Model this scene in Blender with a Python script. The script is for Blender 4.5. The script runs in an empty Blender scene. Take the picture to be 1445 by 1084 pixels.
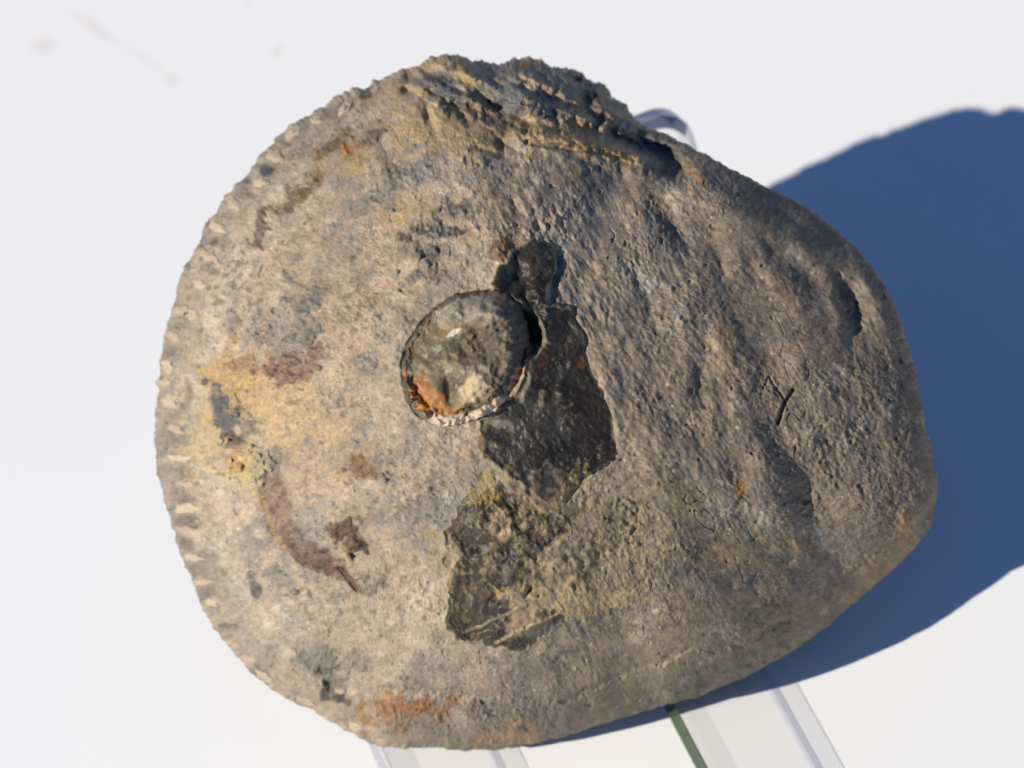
import bpy, math, random
import numpy as np
from mathutils import Matrix, Vector

# ------------------------------------------------------------------ camera, sky, sun, exposure
PX = 1.0e-4                         # 1 photo unit = 0.1 mm on the fossil
CAM_D = 0.50                        # camera to rim plane of the fossil (m)
ELEV = math.radians(48)             # camera looks down this much
CU, CV = 722.5, 542.0               # picture centre in plan units
ROLL = math.radians(14)              # hand-held roll of the camera
SUN_CAM = Vector((-0.745, 0.015, 0.67)).normalized()   # towards the sun: right / up / towards viewer

sc = bpy.context.scene
e = ELEV
_R = Vector((1, 0, 0)); _U = Vector((0, math.sin(e), math.cos(e)))
RIGHT = _R * math.cos(ROLL) - _U * math.sin(ROLL); UP = _R * math.sin(ROLL) + _U * math.cos(ROLL); TOW = Vector((0, -math.cos(e), math.sin(e)))
ROT = Matrix((RIGHT, UP, TOW)).transposed()
CENTRE = Vector((0, 0, 0.0))        # rim-plane centre; the tabletop height is found below
CAM_POS = CENTRE + TOW * CAM_D

cam = bpy.data.cameras.new('camera'); camo = bpy.data.objects.new('camera', cam)
sc.collection.objects.link(camo); sc.camera = camo
camo.matrix_world = Matrix.Translation(CAM_POS) @ ROT.to_4x4()
cam.sensor_width = 36.0
cam.lens = 36.0 * CAM_D / (1445 * PX)
cam.clip_start = 0.01; cam.clip_end = 50
cam.dof.use_dof = True; cam.dof.focus_distance = CAM_D - 0.027
cam.dof.aperture_fstop = 19.0

S = (ROT @ SUN_CAM).normalized()
sun_el = math.asin(S.z); sun_az = math.atan2(S.x, S.y)
w = bpy.data.worlds.new('World'); sc.world = w; w.use_nodes = True
nt = w.node_tree; nt.nodes.clear()
sky = nt.nodes.new('ShaderNodeTexSky'); sky.sky_type = 'NISHITA'; sky.sun_disc = False
sky.sun_elevation = sun_el; sky.sun_rotation = sun_az
sky.air_density = 0.9; sky.dust_density = 0.0; sky.ozone_density = 10.0
bg = nt.nodes.new('ShaderNodeBackground'); bg.inputs['Strength'].default_value = 0.085
wo = nt.nodes.new('ShaderNodeOutputWorld')
nt.links.new(sky.outputs[0], bg.inputs[0]); nt.links.new(bg.outputs[0], wo.inputs[0])
sl = bpy.data.lights.new('sun', 'SUN'); so = bpy.data.objects.new('sun', sl); sc.collection.objects.link(so)
sl.energy = 4.85; sl.angle = math.radians(0.53); sl.color = (1.0, 0.93, 0.80)
so.rotation_euler = S.to_track_quat('Z', 'Y').to_euler(); so.location = S * 1.0
sc.view_settings.view_transform = 'Standard'; sc.view_settings.look = 'None'
sc.view_settings.gamma = 1; sc.view_settings.exposure = 0.12
sc.view_settings.use_curve_mapping = False
sc.render.resolution_x = 1024; sc.render.resolution_y = 768

# ------------------------------------------------------------------ helpers
C = sc.collection
def tag(o, label=None, cat=None, group=None, kind=None):
    for k, v in (('label', label), ('category', cat), ('group', group), ('kind', kind)):
        if v: o[k] = v
    return o
def mesh_obj(name, co, faces, mat=None, parent=None, smooth=True, attrs=None):
    """co (n,3) float, faces (m,4) or (m,3) int array or list of lists"""
    me = bpy.data.meshes.new(name)
    if isinstance(faces, np.ndarray):
        n, m, k = len(co), len(faces), faces.shape[1]
        me.vertices.add(n); me.vertices.foreach_set('co', np.asarray(co, np.float32).ravel())
        me.loops.add(m * k); me.loops.foreach_set('vertex_index', faces.astype(np.int32).ravel())
        me.polygons.add(m); me.polygons.foreach_set('loop_start', np.arange(0, m * k, k, dtype=np.int32))
    else:
        me.from_pydata([tuple(map(float, c)) for c in co], [], faces)
    me.update(calc_edges=True); me.validate()
    me.polygons.foreach_set('use_smooth', np.full(len(me.polygons), smooth))
    for an, arr in (attrs or {}).items():
        if arr.ndim == 2:
            a = me.attributes.new(an, 'FLOAT_COLOR', 'POINT')
            a.data.foreach_set('color', np.concatenate([arr, np.ones((len(arr), 1))], 1).astype(np.float32).ravel())
        else:
            a = me.attributes.new(an, 'FLOAT', 'POINT'); a.data.foreach_set('value', arr.astype(np.float32))
    o = bpy.data.objects.new(name, me); C.objects.link(o)
    if mat: me.materials.append(mat)
    if parent: o.parent = parent
    return o
def lin(c):
    c = np.asarray(c, float) / 255.0
    return np.where(c <= 0.04045, c / 12.92, ((c + 0.055) / 1.055) ** 2.4)
def ray(u, v):                      # world ray through a plan point
    d = ROT @ Vector(((u - CU) * PX, -(v - CV) * PX, -CAM_D))
    return d.normalized()
def on_plane(u, v, z):
    d = ray(u, v); t = (z - CAM_POS.z) / d.z
    return CAM_POS + d * t

# ------------------------------------------------------------------ relief and mineral maps of the fossil (plan units)
X0, Y0, GW, GH = 160, 30, 1200, 1080
uu, vv = np.meshgrid(np.arange(GW) + X0, np.arange(GH) + Y0)
uu = uu.astype(np.float32); vv = vv.astype(np.float32)
kx = np.fft.rfftfreq(GW).astype(np.float32) * 2 * np.pi; ky = np.fft.fftfreq(GH).astype(np.float32) * 2 * np.pi
KX, KY = np.meshgrid(kx, ky)
def G(a, s):
    return np.fft.irfft2(np.fft.rfft2(a) * np.exp(-(KX**2 + KY**2) * s * s / 2), s=(GH, GW)).astype(np.float32)
def N(s, seed, sy=None, ang=0.0):
    """gaussian noise of feature size s (optionally stretched to sy along direction ang), std 1"""
    rng = np.random.default_rng(seed)
    a = rng.standard_normal((GH, GW)).astype(np.float32)
    sy = sy or s; c, n = math.cos(ang), math.sin(ang)
    k1 = KX * c + KY * n; k2 = -KX * n + KY * c       # k1 along the stretch direction
    f = np.exp(-(k1**2 * sy * sy + k2**2 * s * s) / 2)
    r = np.fft.irfft2(np.fft.rfft2(a) * f, s=(GH, GW))
    return (r / r.std()).astype(np.float32)
def fbm(sizes, seed, gain=0.7):
    o = 0; a = 1; t = 0
    for i, s in enumerate(sizes):
        o = o + a * N(s, seed + i); t += a * a; a *= gain
    return o / math.sqrt(t)
def sst(x, a, b):
    t = np.clip((x - a) / (b - a), 0, 1); return t * t * (3 - 2 * t)
W1, W2 = fbm([30, 12, 5, 2.2], 11, .62), fbm([30, 12, 5, 2.2], 41, .62)   # edge warps
wu, wv = uu + 5 * W1, vv + 5 * W2
W3, W4 = fbm([9, 4, 2], 51, .75), fbm([9, 4, 2], 61, .75)
su, sv = uu + 2.4 * W1 + 2.6 * W3, vv + 2.4 * W2 + 2.6 * W4
wu, wv = wu + 2.6 * W3, wv + 2.6 * W4
F3, F6 = N(2.2, 71), N(5, 72)
F1 = N(1.0, 73)
F12, F25, F60 = N(11, 74), N(24, 75), N(60, 76)
def inside(poly, x, y):
    r = np.zeros(x.shape, bool); n = len(poly)
    for i in range(n):
        (xa, ya), (xb, yb) = poly[i], poly[(i + 1) % n]
        if ya == yb: continue
        c = ((ya > y) != (yb > y)) & (x < (xb - xa) * (y - ya) / (yb - ya) + xa)
        r ^= c
    return r
def polym(poly, warp=1.0, soft=1.0):
    m = inside(poly, uu + warp * 2.2 * W1, vv + warp * 2.2 * W2).astype(np.float32)
    return G(m, soft) if soft else m
def ell(cx, cy, rx, ry, ang=0.0, rough=.35, edge=.35):
    a = math.radians(ang); c, s = math.cos(a), math.sin(a)
    dx, dy = uu - cx, vv - cy
    d = np.sqrt(((dx * c + dy * s) / rx)**2 + ((-dx * s + dy * c) / ry)**2)
    q = 1 - d + rough * (.55 * F6 + .5 * F12 + .35 * F3)
    return sst(q, -edge, edge)
def gau(cx, cy, rx, ry, ang=0.0):
    a = math.radians(ang); c, s = math.cos(a), math.sin(a)
    k = .22 * min(rx, ry)
    dx, dy = uu + k * W1 + .5 * k * W3 - cx, vv + k * W2 + .5 * k * W4 - cy
    return np.exp(-(((dx * c + dy * s) / rx)**2 + ((-dx * s + dy * c) / ry)**2))
def line_d(pts, x=None, y=None):
    x = uu if x is None else x; y = vv if y is None else y
    best = np.full(x.shape, 1e9, np.float32)
    for (xa, ya), (xb, yb) in zip(pts[:-1], pts[1:]):
        dx, dy = xb - xa, yb - ya; L = dx * dx + dy * dy
        t = np.clip(((x - xa) * dx + (y - ya) * dy) / L, 0, 1)
        best = np.minimum(best, np.hypot(x - xa - t * dx, y - ya - t * dy))
    return best
def stroke(pts, wd, warp=1.0, soft=.5):
    d = line_d(pts, uu + 2.5 * warp * W1, vv + 2.5 * warp * W2)
    return sst(-d, -wd * (1 + soft), -wd * (1 - soft))

OUT = [(620,79),(660,82),(698,91),(722,85),(760,85),(800,96),(830,110),(860,130),(885,152),(905,175),(940,190),(985,213),
 (1030,238),(1080,264),(1135,290),(1180,325),(1220,363),(1250,405),(1270,450),(1285,500),(1297,550),(1305,600),(1315,640),
 (1323,680),(1322,712),(1312,745),(1290,775),(1250,812),(1200,855),(1150,897),(1100,930),(1040,960),(985,983),(930,997),
 (880,1012),(830,1028),(780,1043),(740,1052),(700,1058),(660,1060),(620,1055),(580,1056),(545,1056),(520,1048),(490,1030),
 (450,1010),(410,987),(370,964),(345,940),(325,912),(305,893),(290,865),(275,830),(262,800),(250,765),(240,730),(228,685),
 (220,640),(218,600),(222,555),(227,510),(235,465),(247,420),(262,375),(283,335),(310,290),(340,255),(370,220),(400,188),
 (440,160),(480,136),(520,119),(560,100),(585,91)]
CX, CY = 760.0, 565.0
_th = np.array([math.atan2(y - CY, x - CX) for x, y in OUT]); _r = np.array([math.hypot(x - CX, y - CY) for x, y in OUT])
_o = np.argsort(_th); _th = _th[_o]; _r = _r[_o]
NT = 8192
tt = np.linspace(-np.pi, np.pi, NT, endpoint=False)
rr = np.interp(tt, _th, _r, period=2 * np.pi)
_k = np.fft.rfftfreq(NT, 1.0 / NT)
rr = np.fft.irfft(np.fft.rfft(rr) * np.exp(-(_k / 90.0)**2 / 2), NT)
_rg = np.random.default_rng(5)
def n1(kc): 
    q = np.fft.irfft(np.fft.rfft(_rg.standard_normal(NT)) * np.exp(-(_k / kc)**2 / 2), NT); return q / q.std()
leftness = sst(-np.cos(tt), -.35, .35); topness = sst(-np.sin(tt), .55, .9) * (1 - sst(np.cos(tt), .22, .42))
rs0 = rr.copy()
rn = (0.8 + .5 * leftness + 1.1 * topness) * (.8 * n1(110) + .5 * n1(320)) + topness * 1.5 * n1(60)
def R_at(th): return np.interp(th, tt, rs0, period=2 * np.pi)
def R_noise(th): return np.interp(th, tt, rn, period=2 * np.pi)
def dome(rho, th):
    """height of the smooth body above the rim plane"""
    l = sst(-np.cos(th), -.7, .8)                      # 1 on the thin-edged left margin
    ur = sst(np.cos(th + .95), .55, 1.0)               # steeper shoulder at the upper right
    p = 3.1 - 1.4 * l - 1.0 * ur; q = 1 / (1.9 - .5 * l)
    r1 = np.clip(rho, 0, 1)
    sh = 34.0 * sst(r1, .86, 1.0) * sst(np.cos(th + .87), .80, .94)   # rolled-over shoulder at the upper right
    rz = 140.0 * sst(np.cos(th + .36), .58, .97)       # the body is thick at the blunt right end
    return -sh + rz + (368.0 - rz) * np.clip(1 - r1**p, 0, 1)**q - 118.0 * r1 * np.cos(th + .5) * (1 - r1**5)
_thg = np.arctan2(vv - CY, uu - CX); RHO = np.hypot(uu - CX, vv - CY) / R_at(_thg)
side = sst(uu + .35 * vv, 820, 1250)                   # 0 left face, 1 right flank
top = sst(-(vv - .30 * (uu - 700)) , -215, -150) * sst(uu, 520, 620) * (1 - .85 * sst(uu, 870, 960))   # broken layered area along the top

# ---- relief
H = np.zeros((GH, GW), np.float32)
urm = sst(np.cos(_thg + .87), .80, .94)

H += 7.5 * F60 * (.3 + .7 * side) + 2.2 * F25 * (.3 + .8 * side) + 4.2 * side * N(18, 77, 44, math.radians(64))
wr = N(3.2, 81, 9, math.radians(62)); wr2 = N(6.5, 82, 22, math.radians(62)); wr3 = N(1.6, 83, 3.4, math.radians(60))
patch = sst(fbm([40, 18], 87), -.6, 1.2)
lum = fbm([15, 8, 4], 88, .7)
H += side * ((.35 + .9 * patch) * (.5 * wr2 + .32 * wr + .34 * wr3) + .5 * lum)
crk = np.exp(-((N(7, 89, 26, math.radians(66)) + .25 * F6) / .05)**2) * sst(fbm([20, 10], 90, .6), .75, 1.3)
H -= 3.0 * crk * (.35 + .65 * side)
pg = .45 + .8 * sst(fbm([30, 14, 7], 92), -.9, 1.1)      # worn smooth in places, gritty in others
H += pg * ((1 - side) * (.3 * F6 + .3 * F3 + .32 * F1) + side * (.3 * F3 + .36 * F1)) + .5 * F12
mid = sst(uu, 520, 760) * (1 - side)
H += mid * ((.4 + .8 * patch) * (.7 * wr + .5 * wr3) + .6 * F6 + .6 * lum)
H += top * (5.0 * N(6, 84, 26, math.radians(24)) + 2.6 * N(3, 85, 13, math.radians(26)) + .8 * F3 + 6 * N(15, 86, 50, math.radians(22)))
pn = fbm([4.2, 2.2], 91, .8)
H -= 3.0 * sst(pn, 2.3, 3.0) * (.5 + .5 * side + .6 * mid)     # small pits
H -= 2.0 * sst(N(7, 95), 2.0, 2.7)
# upper edge: groove, lit ledge, hollows
H -= 26 * stroke([(640,150),(690,160),(740,172),(800,178),(850,186),(900,205),(960,240)], 11, 1.6, .9)
H += 16 * stroke([(735,190),(790,196),(850,208),(890,228)], 15, 1.0, .9)
H -= 8 * stroke([(742,200),(800,210),(850,214),(895,224)], 3.5, .6, .7)
H -= 28 * gau(932, 222, 36, 20, 32) + 22 * gau(822, 132, 12, 32, -28) + 12 * gau(858, 122, 26, 8, 38)
H += 16 * gau(855, 150, 38, 16, 40) + 10 * gau(985, 250, 30, 10, 32)
for cx, cy, rx, ry, a, d in [(576,110,9,10,0,22),(575,128,9,6,0,22),(614,131,14,6,20,16),(606,160,5,10,-20,12),(604,166,6,12,-30,9),
    (655,165,6,14,-35,11),(690,145,22,6,35,14),(720,205,14,5,30,8),(705,205,5,12,-20,9),(757,320,6,16,-12,9),(640,292,10,8,0,5),
    (790,310,22,3,70,4),(690,215,26,4,15,6)]:
    H -= d * gau(cx + 0, cy, rx, ry, a)
H += 7 * gau(610, 113, 34, 6, 8) + 6 * gau(640, 133, 30, 7, 15) + 6 * gau(660, 105, 14, 26, -20)
# right flank: dents and ribs
for cx, cy, rx, ry, a, d in [(935,292,14,36,-24,22),(962,330,11,30,-32,18),(1016,372,9,26,-25,14),(990,545,9,34,-8,13),(1000,500,10,26,-5,8),
    (1196,418,14,34,-20,26),(1204,455,9,26,8,18),(1152,672,20,44,14,15),(1135,388,14,40,-28,11),(1075,390,10,45,-30,7),(1120,300,40,12,35,10),
    (1040,440,10,40,-22,6),(915,420,9,34,-18,6),(840,440,3,20,-5,5),(858,450,2.5,18,12,4),(1055,650,16,26,10,7),(1050,735,9,16,-40,8),
    (1180,800,40,14,-35,8),(1090,820,14,34,20,5),(1240,620,10,50,-8,5),(880,560,8,50,-6,5),(905,820,40,6,-22,4)]:
    H -= .62 * d * gau(cx, cy, 1.25 * rx, 1.1 * ry, a)
for cx, cy, rx, ry, a, d in [(1222,400,9,30,-25,9),(1180,430,8,32,-18,8),(1040,520,20,60,-12,7),(1110,540,28,38,10,6),(1280,742,11,20,30,9),
    (1230,560,22,70,-8,6),(960,420,24,50,-18,7),(770,322,28,24,0,4),(1075,610,30,40,10,5),(1010,600,16,50,-6,5)]:
    H += d * gau(cx, cy, rx, ry, a)
H -= 9 * stroke([(1118,550),(1108,566),(1104,580),(1100,598)], 2.4, .5, .6) + 4 * stroke([(1078,545),(1085,530),(1108,566)], 1.6, .5, .6)
H -= 5 * stroke([(335,555),(340,566)], 2.4, .3, .6) + 4 * stroke([(372,374),(366,388)], 1.6, .3, .6)
# lower margin: lip running along the bottom, hollow near the lower left
H -= 16 * gau(468, 968, 14, 16, 0) + 9 * stroke([(432,918),(450,945),(470,965),(520,975),(600,978),(680,985)], 6, 1.2, .9)
H += 6 * stroke([(500,1000),(580,1010),(680,1015),(760,1020)], 16, 1, .9)
H -= 5 * stroke([(800,985),(880,955),(960,930),(1040,905),(1110,872)], 4, 1.5, .9)
# left margin: shallow furrow inside the toothed band, tooth gaps
marg = sst(RHO, .865, .89) * (1 - sst(RHO, .955, .99)) * sst(-uu, -470, -390)
H -= 5 * np.exp(-((RHO - .86) / .018)**2) * sst(-uu, -480, -400)
# brown shell remnants, slightly sunk
RIB = stroke([(388,690),(392,730),(408,765),(440,785),(472,800)], 17, 1.6, .35)
H -= 7 * G(RIB, 1.5)
H += 5 * ell(372, 652, 12, 30, -8) + 2.5 * ell(342, 655, 22, 24) 
H -= 4 * stroke([(476,800),(492,815),(505,828)], 3, 1, .7)

def terr(n_, k, soft=.7): return G(np.floor(k * n_).astype(np.float32), soft)
T1, T2 = terr(N(13, 96, 22, .4) + .25 * W3, 1.4), terr(N(9, 97, 26, math.radians(24)) + .25 * W3, 1.5)
H += 2.6 * top * T2
# ---- dark exposed shell layer (sunk, glossy)
DK1 = [(745,338),(776,352),(781,376),(775,402),(772,426),(806,436),(818,462),(832,512),(846,545),(856,590),(861,622),(866,648),(840,668),
 (818,692),(797,716),(772,704),(742,690),(712,672),(684,652),(672,628),(676,602),(702,580),(730,560),(742,520),(738,470),(722,428),(686,408),(690,394),(712,372)]
DK2 = [(668,700),(700,688),(745,712),(792,732),(806,752),(776,782),(742,796),(732,824),(700,832),(706,846),(762,856),(800,868),(797,882),
 (768,900),(735,914),(690,906),(652,896),(637,868),(640,830),(650,790),(635,750),(646,716)]
m1 = inside(DK1, su, sv); m2 = inside(DK2, wu, wv)
M1, M2 = G(m1.astype(np.float32), .9), G(m2.astype(np.float32), 1.3)
flat = np.clip(M1 + .75 * M2, 0, 1)
E1 = G(m1.astype(np.float32), 2.6); E1 = np.clip(4 * E1 * (1 - E1), 0, 1) * (1 - M1)
E2 = G(m2.astype(np.float32), 2.6); E2 = np.clip(4 * E2 * (1 - E2), 0, 1) * (1 - M2)
H += 2.2 * E1 * (1 - side) + 1.8 * E2 - 4.5 * E1 * sst(uu, 770, 800)
H = H * (1 - .55 * flat)
H += M1 * (1.5 + 7 * sst(-vv, -470, -400) * sst(uu, 725, 765) + 2.5 * sst(uu, 780, 850)) - 1.2 * M2
H += .8 * T1 * M1 + 1.8 * T1 * M2
H += M1 * (.7 * F12 + .25 * F6 + .08 * F3) + M2 * (1.2 * F12 + .6 * F6 + .3 * F3)
H += 3.0 * stroke([(790,560),(800,530),(815,500)], 5, 2, .9) * M1
H -= 9 * gau(786, 392, 8, 34, 5) * (1 - M1) + 30 * gau(750, 452, 13, 38, -8) + 12 * gau(722, 398, 14, 24, 38)
H += (3 + 2 * F6) * stroke([(738,424),(752,438),(765,456),(768,472),(762,490),(750,512),(744,540)], 3.2, .8, .8)
H += 6 * stroke([(684,652),(706,668),(735,692)], 7, 1, .6) - 3 * stroke([(688,662),(708,675),(730,694)], 3, .8, .6)
H += 4 * ell(708, 735, 16, 24, -20) * 1 - 9 * gau(697, 843, 9, 4, -35) - 9 * gau(746, 832, 4, 9, 30)
H += 2.4 * stroke([(655,890),(700,872),(740,855)], 2.2, .6, .8) + 2.4 * stroke([(700,905),(745,885),(790,866)], 2.2, .6, .8)
H += 1.6 * N(3.4, 99) * ell(800, 785, 80, 34, -10) 

# seat of the round encrusting shell
NO = [(690,406),(716,411),(735,428),(743,460),(743,500),(736,535),(716,563),(690,583),(660,595),(630,601),(605,596),(585,586),(573,562),
 (566,532),(565,508),(575,483),(595,454),(622,429),(655,412)]
H -= 13 * polym([(655 + (x - 655) * .97, 503 + (y - 503) * .97) for x, y in NO], .3, 2.0)

# ---- colour (mineral colour, plus some painted shade on the right flank)
def col(c): return lin(c).astype(np.float32)
K = 0.70
A = np.empty((GH, GW, 3), np.float32)
A[:] = col((184,163,139))
RG = np.full((GH, GW), .78, np.float32)
def paint(m, c, a=1.0, r=None):
    global A, RG
    m = np.clip(m * a, 0, 1)[..., None]
    A = A * (1 - m) + col(c) * m
    if r is not None: RG = RG * (1 - m[..., 0]) + r * m[..., 0]
n_a = fbm([46, 20, 9, 4], 101, .75); n_b = fbm([38, 16, 7, 3], 121, .8); n_c = fbm([16, 7, 3, 1.4], 141, .85); n_d = fbm([60, 26, 11, 5], 161, .7)
paint(sst(n_a, -.2, 1.4), (196,170,139), .75)                       # buff
paint(sst(n_b, .1, 1.5), (158,147,135), .8)                          # grey silt
paint(side, (136,121,105), .85)  # right flank: greyer stone, darkened further for its shaded side
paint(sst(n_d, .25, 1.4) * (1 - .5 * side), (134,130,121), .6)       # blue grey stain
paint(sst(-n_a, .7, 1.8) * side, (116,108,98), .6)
paint(sst(n_c, 1.0, 2.2), (112,105,96), .5)                         # dark specks
paint(sst(-n_c, 1.1, 2.3), (204,188,162), .45)                        # pale grains
paint(sst(N(1.5, 181), 1.9, 2.8), (85,78,70), .7)
paint(sst(N(1.3, 182), 2.1, 3.0), (222,208,184), .7)
MOD = .72 + .42 * sst(fbm([7, 3.5, 1.8], 191, .85), -1.2, .8)
# left margin: pale beige band and grey edge
lm = sst(-uu, -560, -330)
paint(sst(RHO, .80, .90) * (1 - sst(RHO, .90, .93)) * lm, (196,180,156), .6)
paint(sst(RHO + .012 * F6, .905, .935) * lm, (162,148,130), .35)
paint(sst(RHO + .03 * F12, .90, .99) * lm * sst(-vv, -420, -250), (160,149,135), .7)
paint(sst(RHO + .02 * F6, .955, .995) * lm, (164,150,131), .4)
TE = [(487,152,11,7,-35),(446,168,9,6,-30),(413,186,13,8,-30),(387,220,11,10,40),(366,258,8,6,20),(329,286,11,8,35),(305,320,12,8,30),
 (294,361,15,6,38),(281,402,10,6,15),(256,438,10,7,10),(271,444,9,7,10),(244,475,9,7,30),(236,517,10,8,20),(231,540,8,6,0),(238,565,11,8,8),
 (247,606,11,6,15),(252,647,13,6,8),(262,684,9,5,6),(264,718,17,7,6),(266,750,15,8,10),(272,787,13,5,4),(286,822,11,5,5),(297,851,10,4,10),
 (352,934,13,5,38),(372,955,13,5,30),(430,990,12,5,28),(500,1026,12,5,20)]
for (xa, ya, *_), (xb, yb, *_) in zip(TE[:-1], TE[1:]):          # darker spots between the teeth
    if math.hypot(xb - xa, yb - ya) < 60: paint(ell((xa + xb) / 2, (ya + yb) / 2, 11, 7, 12, .6), (120,110,96), .6); H -= 2.5 * gau((xa + xb) / 2, (ya + yb) / 2, 12, 6, 12)
# ochre and buff fields
paint(ell(385, 575, 85, 60, 25, .5), (194,162,116), .75)
paint(ell(330, 530, 34, 32, 0, .5), (188,152,100), .7)
paint(ell(290, 610, 30, 60, 0, .5), (198,168,120), .6)
paint(ell(480, 420, 90, 80, 0, .6), (190,164,130), .45)
paint(ell(560, 300, 40, 30, -30, .5), (196,166,124), .7)
paint(ell(640, 185, 95, 42, 15, .6), (184,156,110), .7)
paint(ell(510, 210, 60, 22, -22, .6), (182,152,104), .6)
paint(ell(470, 680, 80, 90, 0, .7), (194,168,134), .45)
paint(ell(560, 880, 130, 50, 0, .7), (186,168,140), .5)
paint(ell(800, 790, 150, 66, -8, .7) * MOD, (160,143,110), .7)
paint(ell(830, 850, 48, 22, -10, .5), (184,160,112), .7)
paint(ell(905, 730, 80, 36, 0, .7), (166,148,112), .5)
paint(ell(1065, 790, 60, 40, -20, .7), (172,146,108), .55)
paint(ell(1250, 790, 60, 20, -38, .6), (182,152,106), .5)
paint(ell(1020, 480, 20, 36, -15, .6), (176,150,112), .6)
paint(ell(980, 900, 160, 40, -22, .8), (168,148,118), .5)
paint(ell(860, 985, 120, 26, -15, .8), (150,138,104), .6)
# dark and rusty stains
for cx, cy, rx, ry, a, c, o in [
    (420,455,22,36,8,(122,119,110),.85),(398,470,14,20,0,(140,132,116),.6),(415,515,34,17,-8,(128,98,84),.85),(352,512,22,9,10,(126,98,80),.7),
    (385,520,16,10,0,(130,102,86),.6),(318,592,13,34,-22,(106,100,96),.95),(332,620,14,18,0,(98,80,74),.9),(350,606,18,14,20,(124,118,104),.8),
    (322,650,10,12,0,(128,124,114),.7),(345,655,22,22,0,(206,180,126),.8),(330,645,7,14,0,(182,132,76),.7),(374,655,12,28,-6,(150,142,118),.8),
    (390,652,7,22,5,(120,120,104),.8),(440,740,20,26,-20,(142,140,130),.75),(516,665,19,15,20,(136,96,60),.8),(540,678,14,9,0,(134,130,122),.7),
    (497,755,26,14,18,(106,78,62),.85),(515,770,10,8,0,(92,74,62),.8),(357,826,7,24,-18,(94,92,86),.9),(435,838,5,9,0,(98,90,78),.8),
    (513,828,16,14,10,(112,104,92),.8),(378,808,16,9,0,(128,120,106),.7),(415,835,9,5,0,(92,86,78),.7),(288,805,7,26,-12,(140,132,118),.7),
    (322,883,10,4,8,(110,100,88),.8),(446,932,30,20,30,(128,124,114),.7),(470,965,17,24,0,(84,82,78),.9),(478,985,12,9,0,(66,66,64),.9),
    (505,935,30,12,0,(140,134,118),.6),(575,1005,48,18,4,(160,112,66),.8),(620,1000,44,14,6,(148,102,66),.65),(722,1034,34,13,-6,(188,144,90),.85),
    (640,1022,50,10,4,(150,138,118),.6),(680,1002,30,9,0,(128,120,112),.7),(770,1005,60,20,-12,(130,122,108),.6),
    (619,328,34,9,-6,(84,82,80),.9),(600,365,34,36,0,(130,122,108),.6),(612,352,30,9,-14,(110,106,100),.6),(580,392,12,18,0,(112,110,104),.7),
    (540,470,14,14,0,(138,132,124),.5),(522,515,18,22,0,(138,134,128),.65),(575,470,9,36,20,(126,120,110),.5),(560,260,52,14,-30,(132,132,126),.7),
    (365,335,11,24,12,(106,88,76),.85),(352,350,9,12,0,(120,104,92),.7),(330,440,7,26,14,(140,130,120),.6),(400,292,16,12,-40,(114,92,64),.8),
    (428,272,20,7,-50,(126,102,70),.75),(440,250,9,16,30,(132,108,74),.7),(470,205,26,7,-28,(118,100,72),.75),(520,196,20,9,-22,(112,102,98),.95),
    (496,208,18,6,-30,(168,112,60),.85),(540,210,9,16,0,(130,128,120),.5),(500,182,34,5,-18,(120,108,84),.6),(555,240,12,9,0,(120,104,90),.6),
    (516,132,7,5,0,(96,82,64),.8),(485,150,9,7,0,(118,116,112),.6),(372,242,6,6,0,(86,86,90),.9),(350,255,6,5,0,(86,86,90),.9),
    (960,800,18,18,0,(92,88,82),.85),(875,736,20,26,0,(116,108,94),.75),(1046,686,8,12,-10,(176,124,60),.85),(1284,740,9,13,20,(190,146,96),.7),
    (1180,640,26,60,10,(122,110,94),.4),(1145,690,24,40,10,(118,106,90),.5),(1230,780,34,14,-36,(118,102,84),.6),(1160,850,60,18,-38,(122,106,88),.6),
    (700,235,46,12,10,(142,136,128),.5),(648,290,16,12,0,(112,110,104),.7),(770,322,30,22,0,(152,142,124),.5),(710,352,20,9,-30,(134,92,54),.7),
    (735,350,9,7,0,(150,96,54),.6),(900,390,30,9,25,(170,164,152),.6),(960,445,14,20,-10,(164,158,148),.5),(830,700,40,26,-30,(150,142,126),.5)]:
    em = ell(cx, cy, 1.06 * rx, 1.06 * ry, a, .6, .32) * MOD
    paint(em, c, o, .62); H += em * (.8 * F3 + .7 * F6 - 1.0)
paint(RIB * MOD, (116,88,72), .85, .5)
paint(stroke([(300,560),(308,580),(318,602)], 6, 1, .7), (100,96,92), .95)
paint(stroke([(476,800),(492,815),(505,828)], 5, 1, .7), (96,70,52), .8)
paint(stroke([(262,540),(268,560),(255,590)], 6, 1.5, .8), (134,112,94), .7)
paint(stroke([(368,690),(380,735),(390,760),(400,775)], 5, 1.5, .8), (180,150,106), .6)
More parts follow.
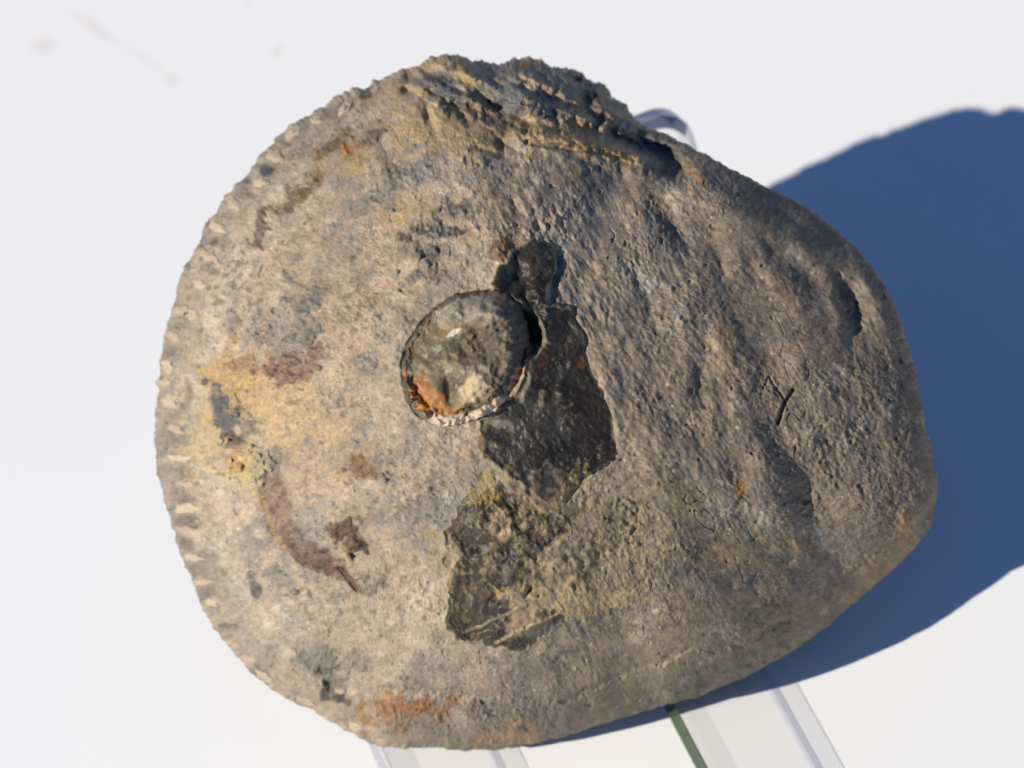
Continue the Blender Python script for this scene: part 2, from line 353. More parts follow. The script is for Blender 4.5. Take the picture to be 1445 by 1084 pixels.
# broken top edge: dark grey shell and rusty lumps
tn = fbm([14, 7, 3.2], 201, .8)
paint(top * sst(tn + .004 * (uu - 700), -.2, .9), (104,102,98), .85, .55)
paint(top * sst(-tn, .5, 1.5), (182,152,108), .7)
paint(stroke([(740,184),(790,192),(850,206),(888,226)], 13, 1.5, .5), (192,160,110), .85)
paint(ell(700, 165, 40, 12, 25, .6) , (176,148,108), .6)
for cx, cy, rx, ry, a, c, o in [(608,116,36,9,6,(98,98,100),.9),(640,133,28,7,12,(98,98,98),.9),(650,148,24,6,22,(90,90,90),.8),(660,105,16,24,-20,(172,146,104),.8),
    (742,90,22,7,10,(164,118,74),.85),(700,118,9,6,0,(170,120,72),.8),(800,112,26,16,30,(134,132,116),.8),(840,138,30,12,40,(138,112,92),.7),
    (850,150,22,9,40,(146,116,98),.55),(712,135,34,20,30,(122,122,120),.7),(770,150,30,16,30,(116,114,110),.7),(985,250,18,5,32,(190,146,100),.9),
    (900,182,9,12,-30,(186,148,96),.8),(930,200,40,12,32,(110,110,104),.8),(875,130,20,10,45,(70,68,66),.8)]:
    paint(ell(cx, cy, rx, ry, a), c, o, .6)
# dark shell layer
dn = .6 * N(1.1, 221, 9, .9) + .6 * N(1.1, 222, 7, -.7) + .5 * N(3, 223); dn2 = fbm([26, 10, 4], 231, .7)
web = np.exp(-(N(4.5, 241) / .13)**2) * sst(F12, -.3, .8)
D1 = np.clip(M1, 0, 1)
paint(D1, (46,42,37), 1, .48)
paint(D1 * sst(dn2, .1, 1.3), (66,63,58), .8)
paint(D1 * sst(-dn2, .4, 1.5), (58,46,37), .8)
paint(D1 * sst(dn, 1.3, 2.3), (112,102,88), .5)
paint(D1 * web, (122,114,100), .5)
paint(ell(823, 512, 10, 12) * D1, (112,72,54), .7)
paint(ell(752, 520, 14, 22, 10) * D1, (104,62,44), .6)
paint(ell(780, 380, 20, 30) * D1 * 0 + ell(752, 375, 16, 14) * D1, (84,66,50), .6)
paint(ell(770, 690, 44, 18, 24, .6), (134,112,86), .6)
paint(stroke([(694,598),(712,600),(718,606)], 4, 1, .6), (142,136,120), .8)
paint(stroke([(764,560),(760,575)], 4, 1, .6), (150,132,100), .8)
D2 = np.clip(M2, 0, 1)
paint(D2, (66,58,48), .95, .45)
paint(D2 * sst(dn2, .2, 1.3), (54,50,45), .85)
paint(D2 * sst(-dn2, .5, 1.5), (130,112,82), .75)
paint(D2 * sst(dn, 1.0, 2.2), (158,142,112), .65)
paint(D2 * web, (150,140,118), .5)
paint(ell(700, 850, 40, 30, 0, .6) * D2, (78,68,58), .6)
paint(ell(708, 738, 16, 24, -20), (172,146,114), .75)
paint(ell(690, 700, 30, 12, 10), (156,130,72), .7)
paint(ell(680, 675, 10, 12), (152,128,64), .7)
paint(ell(735, 868, 36, 22, -20), (178,150,116), .8)
paint(ell(750, 835, 14, 14, 0, .6) * MOD, (186,162,108), .8)
paint(ell(708, 838, 8, 8, 0, .6) * MOD, (186,156,100), .8)
paint(ell(770, 885, 30, 10, -24), (84,84,82), .7)
paint(stroke([(655,890),(700,872),(740,855)], 2, .6, .8), (160,146,112), .8)
paint(stroke([(700,905),(745,885),(790,866)], 2, .6, .8), (172,154,108), .8)
paint(stroke([(684,652),(706,668),(735,692)], 8, 1, .6), (160,146,120), .85, .75)
paint(stroke([(690,664),(708,676),(728,692)], 2.5, 1.5, .7), (104,106,104), .8)
paint(stroke([(738,424),(752,438),(765,456),(768,472),(762,490),(750,512),(742,545),(735,570)], 3, .8, .7), (158,146,122), .75, .7)
paint(stroke([(772,426),(806,436),(818,462),(832,512),(846,545),(856,590),(861,622)], 2.2, 1.2, .8), (150,132,100), .5)
paint(stroke([(672,628),(676,602),(702,580),(735,560)], 4, 1.5, .8), (178,152,112), .5)
paint(stroke([(636,750),(650,790),(642,830),(638,868)], 3.5, 1.5, .8), (190,166,124), .6)
paint(ell(765, 712, 52, 20, 26, .7) * MOD, (92,80,66), .75); paint(ell(800, 772, 66, 26, -14, .9) * MOD * sst(n_c, -.4, .8), (98,88,72), .7)
paint(ell(770, 740, 90, 60, 0, .9) * sst(-n_c, .3, 1.2), (178,154,104), .5)
paint(ell(860, 770, 110, 40, -10, .9) * sst(n_b, .2, 1.1), (132,120,98), .5)
paint(E1 * sst(F6, -1, .6), (186,164,130), .5); paint(E2 * sst(F6, -1, .6), (196,172,134), .6)
A *= K
mot = fbm([8, 4, 2], 251, .9)
A *= (1 + .085 * mot * (1 - .5 * flat))[..., None]
A *= (1 - .38 * sst(fbm([3, 1.6], 261, .9) + .5 * F25, 1.6, 2.6) * (1 - flat))[..., None]
A *= (1 + .075 * F1 + .06 * F3)[..., None]
A = np.clip(A, .012, .9)
RG = RG - .5 * sst(N(.9, 271), 2.7, 3.2)       # scattered crystal faces

def samp(arr, x, y):
    fx = np.clip(x - X0, 0, GW - 1.001); fy = np.clip(y - Y0, 0, GH - 1.001)
    i = fx.astype(int); j = fy.astype(int); a = (fx - i); b = (fy - j)
    if arr.ndim == 3: a = a[:, None]; b = b[:, None]
    return (arr[j, i] * (1 - a) + arr[j, i + 1] * a) * (1 - b) + (arr[j + 1, i] * (1 - a) + arr[j + 1, i + 1] * a) * b
def local(u, v, h):                 # plan point at relief height h -> fossil coordinates (m)
    f = (CAM_D - h * PX) / CAM_D
    return np.stack([(u - CU) * PX * f, -(v - CV) * PX * f, h * PX], -1)
def surf_h(u, v):
    th = np.arctan2(v - CY, u - CX); rho = np.hypot(u - CX, v - CY) / R_at(th)
    return dome(rho, th) + samp(H, u, v)

# ------------------------------------------------------------------ materials
def stone_material(name, bump=.25, spec=.35):
    m = bpy.data.materials.new(name); m.use_nodes = True; t = m.node_tree; n = t.nodes; L = t.links
    b = n['Principled BSDF']
    ca = n.new('ShaderNodeAttribute'); ca.attribute_name = 'mineral'
    ra = n.new('ShaderNodeAttribute'); ra.attribute_name = 'matte'
    tc = n.new('ShaderNodeTexCoord')
    nz = n.new('ShaderNodeTexNoise'); nz.inputs['Scale'].default_value = 2600; nz.inputs['Detail'].default_value = 4; nz.inputs['Roughness'].default_value = .65
    L.new(tc.outputs['Object'], nz.inputs['Vector'])
    mr = n.new('ShaderNodeMapRange'); mr.inputs[1].default_value = .3; mr.inputs[2].default_value = .7; mr.inputs[3].default_value = .87; mr.inputs[4].default_value = 1.12
    L.new(nz.outputs['Fac'], mr.inputs[0])
    mx = n.new('ShaderNodeMix'); mx.data_type = 'RGBA'; mx.blend_type = 'MULTIPLY'; mx.inputs[0].default_value = 1
    L.new(ca.outputs['Color'], mx.inputs[6]); L.new(mr.outputs[0], mx.inputs[7]); L.new(mx.outputs[2], b.inputs['Base Color'])
    L.new(ra.outputs['Fac'], b.inputs['Roughness'])
    b.inputs['Specular IOR Level'].default_value = spec
    bp = n.new('ShaderNodeBump'); bp.inputs['Strength'].default_value = bump; bp.inputs['Distance'].default_value = 1.5e-4
    L.new(nz.outputs['Fac'], bp.inputs['Height']); L.new(bp.outputs[0], b.inputs['Normal'])
    return m
MAT_STONE = stone_material('weathered_stone', .45, .3)
MAT_SHELL = stone_material('dark_shell', .08, .32)

# ------------------------------------------------------------------ fossil: build in local frame first
NG = 900
g = np.linspace(-1, 1, NG)
a, b = np.meshgrid(g, g)
with np.errstate(divide='ignore', invalid='ignore'):
    big = np.abs(a) > np.abs(b)
    r_ = np.where(big, a, b)
    ph = np.where(big, np.pi / 4 * np.where(a != 0, b / a, 0), np.pi / 2 - np.pi / 4 * np.where(b != 0, a / b, 0))
dx, dy = (r_ * np.cos(ph)).ravel(), (r_ * np.sin(ph)).ravel()
rho = np.hypot(dx, dy); th = np.arctan2(dy, dx)
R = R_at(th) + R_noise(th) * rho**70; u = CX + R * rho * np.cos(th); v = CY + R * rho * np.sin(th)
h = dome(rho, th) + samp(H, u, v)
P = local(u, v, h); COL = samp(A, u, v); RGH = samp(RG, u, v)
idx = np.arange(NG * NG).reshape(NG, NG)
quads = np.stack([idx[:-1, :-1], idx[1:, :-1], idx[1:, 1:], idx[:-1, 1:]], -1).reshape(-1, 4)
# orientation: make normals face the viewer
q0 = quads[len(quads) // 2 + NG // 3]
if np.cross(P[q0[1]] - P[q0[0]], P[q0[2]] - P[q0[0]])[2] < 0: quads = quads[:, ::-1]
fu, fv = u[quads].mean(1), v[quads].mean(1)
LAB = np.where(m1, 1, np.where(m2, 2, 0))
fl = LAB[np.clip((fv - Y0).round().astype(int), 0, GH - 1), np.clip((fu - X0).round().astype(int), 0, GW - 1)]
# underside: rings sharing the rim
rim = np.concatenate([idx[0, :-1], idx[:-1, -1], idx[-1, :0:-1], idx[:0:-1, 0]])
nr = len(rim); KU = 14; DEPTH = 200.0
ub, vb = u[rim], v[rim]; hb = h[rim]
under_co, under_col = [], []
for k in range(1, KU + 1):
    s_ = 1 - .985 * (k / KU)**1.3; z_ = -DEPTH * (1 - s_ * s_)
    x_ = CX + (ub - CX) * s_; y_ = CY + (vb - CY) * s_
    rgk = np.random.default_rng(300 + k)
    q = rgk.standard_normal(nr); q = np.fft.irfft(np.fft.rfft(q) * np.exp(-(np.fft.rfftfreq(nr, 1 / nr) / 60.)**2), nr); q /= q.std()
    under_co.append(np.stack([(x_ - CU) * PX, -(y_ - CV) * PX, (hb * (1 - k / KU)**4 + z_ + 4 * q) * PX], -1))
    under_col.append(np.tile(lin((140,126,106)) * K, (nr, 1)) * (1 + .15 * q[:, None]).clip(.6, 1.4))
nb = NG * NG
uq = []
ringi = [rim] + [nb + k * nr + np.arange(nr) for k in range(KU)]
for k in range(KU):
    A0, A1 = ringi[k], ringi[k + 1]
    uq.append(np.stack([A0, np.roll(A0, -1), np.roll(A1, -1), A1], -1))
uq = np.concatenate(uq)
allP = np.concatenate([P] + under_co); allC = np.concatenate([COL] + under_col); allR = np.concatenate([RGH, np.full(nr * KU, .8)])
# consistent winding of underside with the top: the rim edge must run opposite ways
tset = quads[(quads == rim[5]).any(1) & (quads == rim[6]).any(1)][0].tolist()
i5 = tset.index(rim[5])
if tset[(i5 + 1) % 4] == rim[6]: uq = uq[:, ::-1]

# ---- where table and easel go: lowest point of the fossil rests on the easel arms
ARM_T = 0.0036
wz = (ROT @ Matrix.Identity(3))
Rn = np.array(ROT)
world = allP @ Rn.T
TABLE_Z = float(world[:, 2].min()) - ARM_T + 0.0004
low = world[world[:, 2].argmin()]
ARM_Z = TABLE_Z + ARM_T

fossil = bpy.data.objects.new('fossil', None); C.objects.link(fossil)
fossil.empty_display_size = .01
base_local = allP[world[:, 2].argmin()]
fossil.matrix_world = Matrix.Translation(Vector(low.tolist())) @ ROT.to_4x4()
tag(fossil, 'heart-shaped grey-brown fossil shell with toothed margin propped on clear easel', 'fossil')
OFF = base_local
def part(name, faces, mat, label=None):
    vid, inv = np.unique(faces, return_inverse=True)
    o = mesh_obj(name, allP[vid] - OFF, inv.reshape(faces.shape), mat, fossil, True, {'mineral': allC[vid], 'matte': allR[vid]})
    if label: o['label'] = label
    return o
part('stone_body', np.concatenate([quads[fl == 0], uq]), MAT_STONE)
part('shell_layer', quads[fl == 1], MAT_SHELL, 'dark glossy exposed shell layer beside the round encrusting shell')
part('shell_layer', quads[fl == 2], MAT_SHELL, 'dark brown exposed shell layer with scratches and ochre crust')

# ---- round encrusting shell
nx, ny = 655.0, 503.0
nth = np.array([math.atan2(y - ny, x - nx) for x, y in NO]); nrad = np.array([math.hypot(x - nx, y - ny) for x, y in NO]); o_ = np.argsort(nth)
AN, RNn = 360, 130
ta = np.linspace(-np.pi, np.pi, AN, endpoint=False)
ra_ = np.interp(ta, nth[o_], nrad[o_], period=2 * np.pi)
fk = np.fft.rfftfreq(AN, 1 / AN); ra_ = np.fft.irfft(np.fft.rfft(ra_) * np.exp(-(fk / 16)**2 / 2), AN)
q = np.fft.irfft(np.fft.rfft(np.random.default_rng(8).standard_normal(AN)) * np.exp(-(fk / 40)**2 / 2), AN); ra_ += 1.3 * q / q.std()
rs = np.linspace(0.004, 1, RNn)
TA, RS = np.meshgrid(ta, rs); RA = np.tile(ra_, (RNn, 1))
NU = (nx + RA * RS * np.cos(TA)).ravel(); NV = (ny + RA * RS * np.sin(TA)).ravel(); rsf = RS.ravel(); taf = TA.ravel()
th_n = np.arctan2(NV - CY, NU - CX); base = dome(np.hypot(NU - CX, NV - CY) / R_at(th_n), th_n)
right = sst(NU - .25 * (NV - 500), 590, 725)
rise = 4 + 19 * right
prof = 1 - .35 * np.clip(rsf, 0, 1)**6 
lump = fbm([11, 6, 3], 301, .8); fine = fbm([3, 1.6], 321, .8)
L_, F_ = samp(lump, NU, NV), samp(fine, NU, NV)
rough_r = sst(NU, 610, 680)
def g2(cx, cy, rx, ry, a=0):
    a = math.radians(a); c, s = math.cos(a), math.sin(a); ddx, ddy = NU - cx, NV - cy
    return np.exp(-(((ddx * c + ddy * s) / rx)**2 + ((-ddx * s + ddy * c) / ry)**2))
nh = base + rise * prof + (.9 + 2.4 * rough_r) * L_ + (.25 + .6 * rough_r) * F_
nh += -7 * g2(632, 548, 9, 26, -8) + 7 * g2(668, 552, 26, 24) - 4 * g2(655, 500, 8, 20, -15) - 3 * g2(622, 465, 12, 6)
ringlow = sst(np.sin(taf - .15), .35, .75)             # lower edge keeps a pale broken lip
brk = np.clip(.6 + .6 * F_, 0, 1.4)
nh += 7 * np.exp(-((rsf - .93) / .07)**2) * ringlow * brk - 7 * np.exp(-((rsf - .81) / .03)**2) * (.25 + .75 * ringlow) * brk
shoulder = sst(rsf, .62, 1.0) * sst(np.cos(taf + .35), .15, .7)
nh -= 20 * shoulder + 4 * shoulder * L_
leftlip = sst(-np.cos(taf), .2, .8)
nh += 4.0 * np.exp(-((rsf - .92) / .035)**2) * leftlip * (.5 + .5 * brk) - 4 * sst(rsf, .95, .99) * (1 - ringlow)
NC = np.tile(lin((128,109,82)), (len(NU), 1)); NR = np.full(len(NU), .55)
def npaint(m, c, a=1.0, r=None):
    global NC, NR
    m = np.clip(m * a, 0, 1)
    NC = NC * (1 - m[:, None]) + lin(c) * m[:, None]
    if r is not None: NR = NR * (1 - m) + r * m
nw = .35 * L_ + .25 * F_
def arc(a0, a1, r0, r1, sa=.18, sr=.025):               # band of the disc between two bearings and two radii
    da = (taf - a0 + .12 * L_) % (2 * np.pi); span = (a1 - a0) % (2 * np.pi)
    m = sst(da, 0, sa) * (1 - sst(da, span - sa, span))
    rq = rsf + .02 * F_ + .012 * L_
    return m * sst(rq, r0 - sr, r0 + sr) * (1 - sst(rq, r1 - sr, r1 + sr))
npaint(sst(g2(612, 515, 60, 72) + .25 * nw, .25, .55), (120,110,82), .9, .5)
npaint(sst(g2(695, 500, 48, 80) + .3 * nw, .3, .7), (112,99,84), .85, .75)
npaint(sst(g2(645, 438, 54, 24, -25) + .3 * nw, .3, .7), (158,149,136), .75)
npaint(sst(g2(628, 464, 34, 14, -10) + .4 * nw, .35, .7), (148,120,76), .6)
npaint(sst(g2(640, 470, 13, 4, -30) + .2 * nw, .35, .7), (214,204,188), .8)
npaint(sst(L_, .6, 1.8) * rough_r, (160,147,129), .55)
npaint(sst(-L_, .5, 1.5), (84,76,66), .6)
npaint(sst(F_, 1.2, 2.2), (170,158,136), .5)
npaint(sst(g2(668, 553, 30, 26) + .2 * nw, .45, .7), (198,172,134), .95, .8)
npaint(sst(g2(630, 552, 7, 26, -8) + .2 * nw, .45, .7), (52,45,38), .85)
npaint(arc(1.95, 2.85, .62, .92), (168,112,60), .9, .45)
npaint(arc(2.2, 2.7, .76, .92), (188,124,60), .7, .45)
npaint(arc(1.55, 2.2, .70, .84), (176,120,66), .8, .45)
npaint(arc(.15, 2.15, .85, 1.2), (208,186,162), .92, .6)
npaint(arc(.2, 1.5, .78, .855), (70,52,40), .75)
npaint(arc(2.2, 5.3, .92, 1.2), (84,72,58), .85)
npaint(arc(2.8, 5.2, .83, .91) * sst(F_, -.6, .6), (150,136,110), .7)
npaint(arc(2.75, 3.4, .80, .93) * sst(F_, -.4, .4), (70,62,54), .8)
npaint(shoulder, (70,62,54), .75)
npaint(arc(.2, .75, .86, 1.0) * sst(F_, -.3, .8), (150,82,52), .6)
NC = np.clip(NC * 1.22 * K, .012, .9)
NP = [local(NU, NV, nh)]; last = np.arange((RNn - 1) * AN, RNn * AN)
lu, lv = NU[last], NV[last]
for k, (drop, sc_) in enumerate([(5, 1.004), (14, 1.0), (30, .985), (52, .96)]):
    x_, y_ = nx + (lu - nx) * sc_, ny + (lv - ny) * sc_
    NP.append(local(x_, y_, nh[last] - drop - 6 * right[last] * (k > 0)))
NCs = np.concatenate([NC] + [NC[last] * .8] * 4); NRs = np.concatenate([NR] + [NR[last]] * 4)
gi = np.arange((RNn + 4) * AN).reshape(RNn + 4, AN)
nq = np.stack([gi[:-1], np.roll(gi[:-1], -1, 1), np.roll(gi[1:], -1, 1), gi[1:]], -1).reshape(-1, 4)
NPa = np.concatenate(NP)
qq = nq[AN * 40]
if np.cross(NPa[qq[1]] - NPa[qq[0]], NPa[qq[2]] - NPa[qq[0]])[2] < 0: nq = nq[:, ::-1]
es = mesh_obj('encrusting_shell', NPa - OFF, nq, MAT_SHELL, fossil, True, {'mineral': NCs, 'matte': NRs})
es['label'] = 'round raised shell with rusty orange lower edge and pale lip'

# ---- pale teeth along the left margin
TN, TM = 20, 8
def tooth(cx, cy, rx, ry, ang, seed):
    rx *= 1.25; ry *= 1.2
    rg = np.random.default_rng(seed); a_ = math.radians(ang); c, s = math.cos(a_), math.sin(a_)
    t_ = np.linspace(0, 2 * np.pi, TN, endpoint=False)
    wob = 1 + .18 * np.cos(2 * t_ + rg.uniform(0, 6)) + .08 * np.cos(3 * t_ + rg.uniform(0, 6)) + .14 * np.cos(5 * t_ + rg.uniform(0, 6)) + .035 * rg.standard_normal(TN)
    us, vs, hs = [], [], []
    for k in range(TM + 1):
        q = k / TM
        lx = rx * q * wob * np.cos(t_); ly = ry * q * wob * np.sin(t_)
        us.append(cx + lx * c - ly * s); vs.append(cy + lx * s + ly * c)
        hs.append(np.full(TN, min(rx, ry) * rg.uniform(.65, 1.05) * (1 - q**2.2)) - 1.0 * (q > .99) + .5 * rg.standard_normal(TN) * (q < .99))
    us, vs, hs = map(np.concatenate, (us, vs, hs))
    p = local(us, vs, surf_h(us, vs) * 1.0 + hs)
    gi = np.arange((TM + 1) * TN).reshape(TM + 1, TN)
    f = np.stack([gi[:-1], gi[1:], np.roll(gi[1:], -1, 1), np.roll(gi[:-1], -1, 1)], -1).reshape(-1, 4)
    z = f[TN * 4]
    if np.cross(p[z[1]] - p[z[0]], p[z[2]] - p[z[0]])[2] < 0: f = f[:, ::-1]
    cc = lin([(228,204,174),(216,190,162),(230,206,172),(214,184,160)][seed % 4]) * K
    edge_c = samp(A, us, vs)
    q = np.repeat(np.arange(TM + 1) / TM, TN)[:, None]
    mixv = np.clip(1 - np.clip((q - .6) / .4, 0, 1), 0, 1) * rg.uniform(.4, 1, (len(us), 1)) * rg.uniform(.75, 1.0)
    cl = cc * mixv + edge_c * (1 - mixv)
    mesh_obj('tooth', p - OFF, f, MAT_STONE, fossil, True, {'mineral': cl, 'matte': np.full(len(us), .75)})
for i, t in enumerate(TE): tooth(*t, seed=400 + i)

# ------------------------------------------------------------------ tabletop
tm = bpy.data.materials.new('white_laminate'); tm.use_nodes = True; t = tm.node_tree; n = t.nodes; L = t.links
pb = n['Principled BSDF']; pb.inputs['Roughness'].default_value = .45; pb.inputs['Specular IOR Level'].default_value = .25
geo = n.new('ShaderNodeNewGeometry')
nz = n.new('ShaderNodeTexNoise'); nz.inputs['Scale'].default_value = 14; nz.inputs['Detail'].default_value = 3
L.new(geo.outputs['Position'], nz.inputs['Vector'])
cr = n.new('ShaderNodeValToRGB'); cr.color_ramp.elements[0].position = .3; cr.color_ramp.elements[1].position = .7
cr.color_ramp.elements[0].color = (.775, .775, .775, 1); cr.color_ramp.elements[1].color = (.80, .80, .80, 1)
L.new(nz.outputs['Fac'], cr.inputs[0]); cur = cr.outputs[0]
def stain(cur, u0, v0, u1, v1, wd, colr, amt):
    p0, p1 = on_plane(u0, v0, TABLE_Z), on_plane(u1, v1, TABLE_Z)
    mid_ = (p0 + p1) / 2; d_ = p1 - p0; ln = d_.length / 2
    mp = n.new('ShaderNodeMapping'); mp.vector_type = 'TEXTURE'
    mp.inputs['Location'].default_value = mid_; mp.inputs['Rotation'].default_value = (0, 0, math.atan2(d_.y, d_.x))
    mp.inputs['Scale'].default_value = (ln, wd, 1)
    L.new(geo.outputs['Position'], mp.inputs['Vector'])
    le = n.new('ShaderNodeVectorMath'); le.operation = 'LENGTH'; L.new(mp.outputs[0], le.inputs[0])
    nn = n.new('ShaderNodeTexNoise'); nn.inputs['Scale'].default_value = 350; L.new(geo.outputs['Position'], nn.inputs['Vector'])
    ad = n.new('ShaderNodeMath'); ad.operation = 'MULTIPLY_ADD'; ad.inputs[1].default_value = 1.2; L.new(nn.outputs['Fac'], ad.inputs[0]); L.new(le.outputs['Value'], ad.inputs[2])
    mr = n.new('ShaderNodeMapRange'); mr.inputs[1].default_value = 1.75; mr.inputs[2].default_value = .6; mr.inputs[3].default_value = 0; mr.inputs[4].default_value = amt
    L.new(ad.outputs[0], mr.inputs[0])
    mx = n.new('ShaderNodeMix'); mx.data_type = 'RGBA'; L.new(mr.outputs[0], mx.inputs[0]); L.new(cur, mx.inputs[6]); mx.inputs[7].default_value = (*colr, 1)
    return mx.outputs[2]
br = (.62, .52, .43)
cur = stain(cur, 42, 66, 82, 62, .0022, br, .55)
cur = stain(cur, 95, 12, 165, 62, .0012, br, .45)
cur = stain(cur, 150, 50, 260, 118, .0010, br, .28)
cur = stain(cur, 232, 108, 252, 122, .0014, br, .4)
cur = stain(cur, 380, 73, 402, 71, .0020, br, .45)
cur = stain(cur, 340, 10, 356, 9, .0016, br, .3)
L.new(cur, pb.inputs['Base Color'])
tw = .8; tp = .02
co = [(x, y, z) for z in (-tp, 0) for x, y in ((-tw, -tw), (tw, -tw), (tw, tw), (-tw, tw))]
tab = mesh_obj('tabletop', np.array(co), [[3,2,1,0],[4,5,6,7],[0,1,5,4],[1,2,6,5],[2,3,7,6],[3,0,4,7]], tm, None, False)
tab.location = (0, .1, TABLE_Z); tag(tab, 'plain white tabletop with faint brown marks', None, None, 'structure')

# ------------------------------------------------------------------ clear acrylic easel
def acrylic(name, tint, gl=.04):
    m = bpy.data.materials.new(name); m.use_nodes = True; t = m.node_tree; n = t.nodes; L = t.links; n.clear()
    out = n.new('ShaderNodeOutputMaterial'); tr = n.new('ShaderNodeBsdfTransparent'); tr.inputs[0].default_value = (*tint, 1)
    g = n.new('ShaderNodeBsdfGlossy'); g.inputs['Roughness'].default_value = gl
    fr = n.new('ShaderNodeFresnel'); fr.inputs[0].default_value = 1.45
    mx = n.new('ShaderNodeMixShader'); gm = n.new('ShaderNodeNewGeometry'); sb = n.new('ShaderNodeMath'); sb.operation = 'SUBTRACT'; sb.inputs[0].default_value = 1; L.new(gm.outputs['Backfacing'], sb.inputs[1])
    mu = n.new('ShaderNodeMath'); mu.operation = 'MULTIPLY'; L.new(fr.outputs[0], mu.inputs[0]); L.new(sb.outputs[0], mu.inputs[1])
    L.new(mu.outputs[0], mx.inputs[0]); L.new(tr.outputs[0], mx.inputs[1]); L.new(g.outputs[0], mx.inputs[2]); L.new(mx.outputs[0], out.inputs[0])
    return m
def edge_mat(name, base, trans, rough=.25, front=.82, f0=.45, f1=.75):  # base colour stands in for edge reflections; opacity follows viewing angle
    m = bpy.data.materials.new(name); m.use_nodes = True; t = m.node_tree; n = t.nodes; L = t.links
    b = n['Principled BSDF']; b.inputs['Base Color'].default_value = (*base, 1); b.inputs['Roughness'].default_value = rough
    b.inputs['Specular IOR Level'].default_value = .6
    nz = n.new('ShaderNodeTexNoise'); nz.inputs['Scale'].default_value = 220; tc = n.new('ShaderNodeTexCoord'); L.new(tc.outputs['Object'], nz.inputs['Vector'])
    mr = n.new('ShaderNodeMapRange'); mr.inputs[3].default_value = .6; mr.inputs[4].default_value = 1.4; L.new(nz.outputs['Fac'], mr.inputs[0])
    mm = n.new('ShaderNodeMix'); mm.data_type = 'RGBA'; mm.blend_type = 'MULTIPLY'; mm.inputs[0].default_value = 1; mm.inputs[6].default_value = (*base, 1)
    L.new(mr.outputs[0], mm.inputs[7]); L.new(mm.outputs[2], b.inputs['Base Color'])
    tr = n.new('ShaderNodeBsdfTransparent'); mx = n.new('ShaderNodeMixShader'); lw = n.new('ShaderNodeLayerWeight'); lw.inputs[0].default_value = .5; fm = n.new('ShaderNodeMapRange'); fm.inputs[1].default_value = f0; fm.inputs[2].default_value = f1; fm.inputs[3].default_value = front; fm.inputs[4].default_value = trans; L.new(lw.outputs['Facing'], fm.inputs[0]); L.new(fm.outputs[0], mx.inputs[0])
    out = n['Material Output']; L.new(b.outputs[0], mx.inputs[1]); L.new(tr.outputs[0], mx.inputs[2]); L.new(mx.outputs[0], out.inputs[0])
    return m
AC = acrylic('clear_acrylic', (.985, .985, .985))
EG = edge_mat('green_reflection_edge', (.045, .075, .035), .05, .25, .9)  # green base colour imitates greenery reflected in the clear edge
EB = edge_mat('blue_refraction_edge', (.12, .16, .30), .55)  # blue base colour imitates light refracted inside the clear edge
ET = edge_mat('sky_reflection_edge', (.33, .37, .50), .12, .25, .12)  # bluish base colour imitates the sky reflected in the top edge
# the arms on the table: four edge lines, from the plan
pR0, pR1 = on_plane(1085, 940, ARM_Z), on_plane(1165, 1084, ARM_Z)
pv = (pR1 - pR0).normalized()                          # arm direction, towards the viewer
wd_ = Vector((-pv.y, pv.x, 0)).normalized()
if wd_.x < 0: wd_ = -wd_
def wcoord(p): return (p - pR0).dot(wd_)
w_BR = 0.0; w_BL = wcoord(on_plane(937, 992, ARM_Z)); w_AR = wcoord(on_plane(706, 1062, ARM_Z)); w_AL = wcoord(on_plane(522, 1052, ARM_Z))
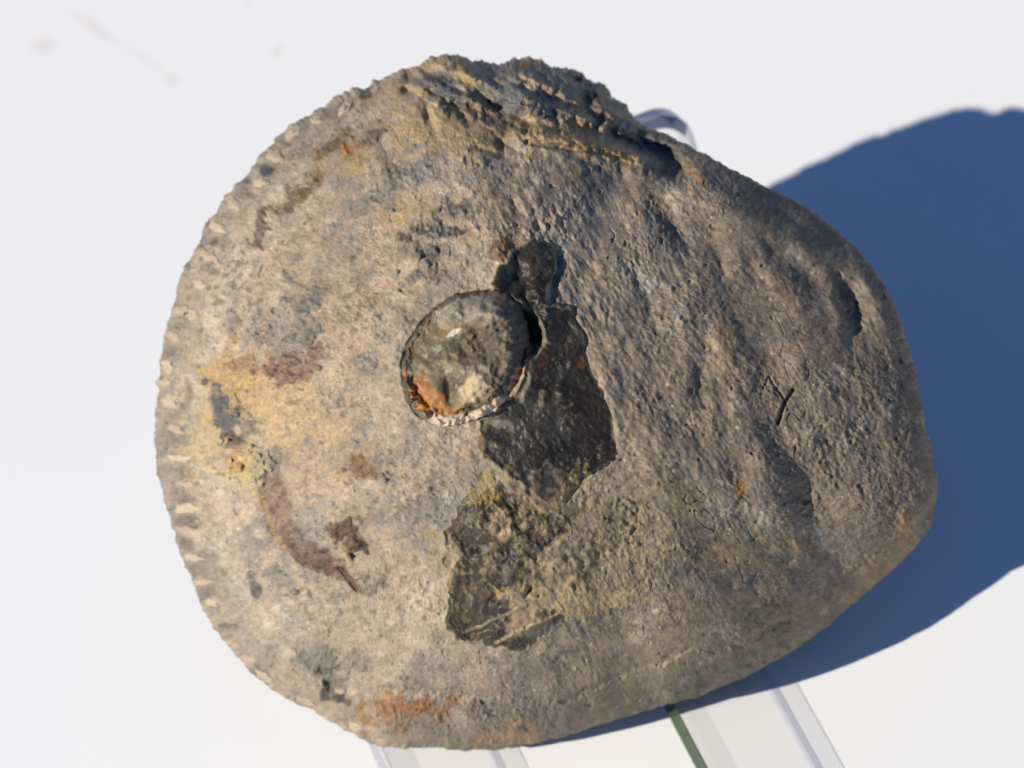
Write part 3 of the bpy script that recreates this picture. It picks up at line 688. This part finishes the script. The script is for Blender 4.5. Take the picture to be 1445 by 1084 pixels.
# back panel: leans back, touches the underside of the fossil, its corner stands above the fossil
LEAN = math.radians(24)
bdir = (-pv * math.sin(LEAN) + Vector((0, 0, 1)) * math.cos(LEAN)).normalized()
nb_ = bdir.cross(wd_).normalized()
if nb_.dot(pv) < 0: nb_ = -nb_
s_bend = float(((world - np.array(pR0)) @ np.array(nb_)).min()) / pv.dot(nb_) + .0002
Mx = Matrix((bdir, wd_, -ray(970, 154))).transposed()
sol = Mx.inverted() @ (CAM_POS - (pR0 + pv * s_bend))
L_back, w_PR = sol[0], sol[1]
w_PL = w_AL + .007
easel = bpy.data.objects.new('display_easel', None); C.objects.link(easel); easel.empty_display_size = .01
org = pR0 + pv * s_bend + wd_ * ((w_AL) / 2); org.z = TABLE_Z
easel.location = org
tag(easel, 'clear acrylic display easel with two flat arms under the fossil', 'easel')
def slab(name, outline, thick, origin, ex, ey, ez, mats, edge_slots):
    """outline in (ex,ey), extruded by -thick along ez; edge_slots per outline side"""
    n_ = len(outline); bw = .0012
    cen = Vector((sum(p[0] for p in outline) / n_, sum(p[1] for p in outline) / n_))
    cx_, cy_ = zip(*outline)
    def ins(p, a_):
        dx_ = p[0] - cen.x; dy_ = p[1] - cen.y
        return (p[0] - math.copysign(min(a_, abs(dx_)), dx_), p[1] - math.copysign(min(a_, abs(dy_)), dy_))
    rings = [([ins(p, bw) for p in outline], 0), (outline, -bw), (outline, -thick + bw), ([ins(p, bw) for p in outline], -thick)]
    co_ = []
    for pts, z_ in rings:
        for p in pts: co_.append(origin + ex * p[0] + ey * p[1] + ez * z_ - org)
    f = [list(range(n_))]; sl_ = [0]
    for k in range(3):
        for i in range(n_):
            j = (i + 1) % n_
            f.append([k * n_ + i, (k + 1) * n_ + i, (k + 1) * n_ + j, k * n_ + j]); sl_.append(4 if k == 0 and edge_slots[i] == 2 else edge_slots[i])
    f.append([3 * n_ + i for i in reversed(range(n_))]); sl_.append(0)
    o = mesh_obj(name, np.array([tuple(c) for c in co_]), f, None, easel, False)
    for m_ in mats: o.data.materials.append(m_)
    o.data.polygons.foreach_set('material_index', sl_)
    return o
ARM_L = 0.045 - s_bend
bend = pR0 + pv * s_bend
EC = edge_mat('green_reflection_chamfer', (.035, .06, .028), .1, .25, .85, .12, .34)  # same painted greenery reflection, carried onto the chamfer
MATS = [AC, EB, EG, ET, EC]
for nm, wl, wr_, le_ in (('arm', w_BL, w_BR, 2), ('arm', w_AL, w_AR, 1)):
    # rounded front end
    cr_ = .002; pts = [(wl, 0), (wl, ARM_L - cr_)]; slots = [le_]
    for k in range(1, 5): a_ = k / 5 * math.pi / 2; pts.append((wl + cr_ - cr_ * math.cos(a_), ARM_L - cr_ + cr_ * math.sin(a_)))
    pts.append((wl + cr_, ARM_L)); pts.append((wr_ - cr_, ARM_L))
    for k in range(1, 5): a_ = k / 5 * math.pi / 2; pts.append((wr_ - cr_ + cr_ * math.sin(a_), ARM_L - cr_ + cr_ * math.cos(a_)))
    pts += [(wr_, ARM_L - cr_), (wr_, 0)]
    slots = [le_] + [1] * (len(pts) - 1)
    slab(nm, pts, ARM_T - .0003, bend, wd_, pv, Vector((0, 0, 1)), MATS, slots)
# back panel with rounded top corners
cr_ = .0045; pts = [(w_PL, -.001), (w_PL, L_back - cr_)]
for k in range(1, 8): a_ = k / 8 * math.pi / 2; pts.append((w_PL + cr_ - cr_ * math.cos(a_), L_back - cr_ + cr_ * math.sin(a_)))
pts += [(w_PL + cr_, L_back), (w_PR - cr_, L_back)]
for k in range(1, 8): a_ = k / 8 * math.pi / 2; pts.append((w_PR - cr_ + cr_ * math.sin(a_), L_back - cr_ + cr_ * math.cos(a_)))
pts += [(w_PR, L_back - cr_), (w_PR, -.001)]
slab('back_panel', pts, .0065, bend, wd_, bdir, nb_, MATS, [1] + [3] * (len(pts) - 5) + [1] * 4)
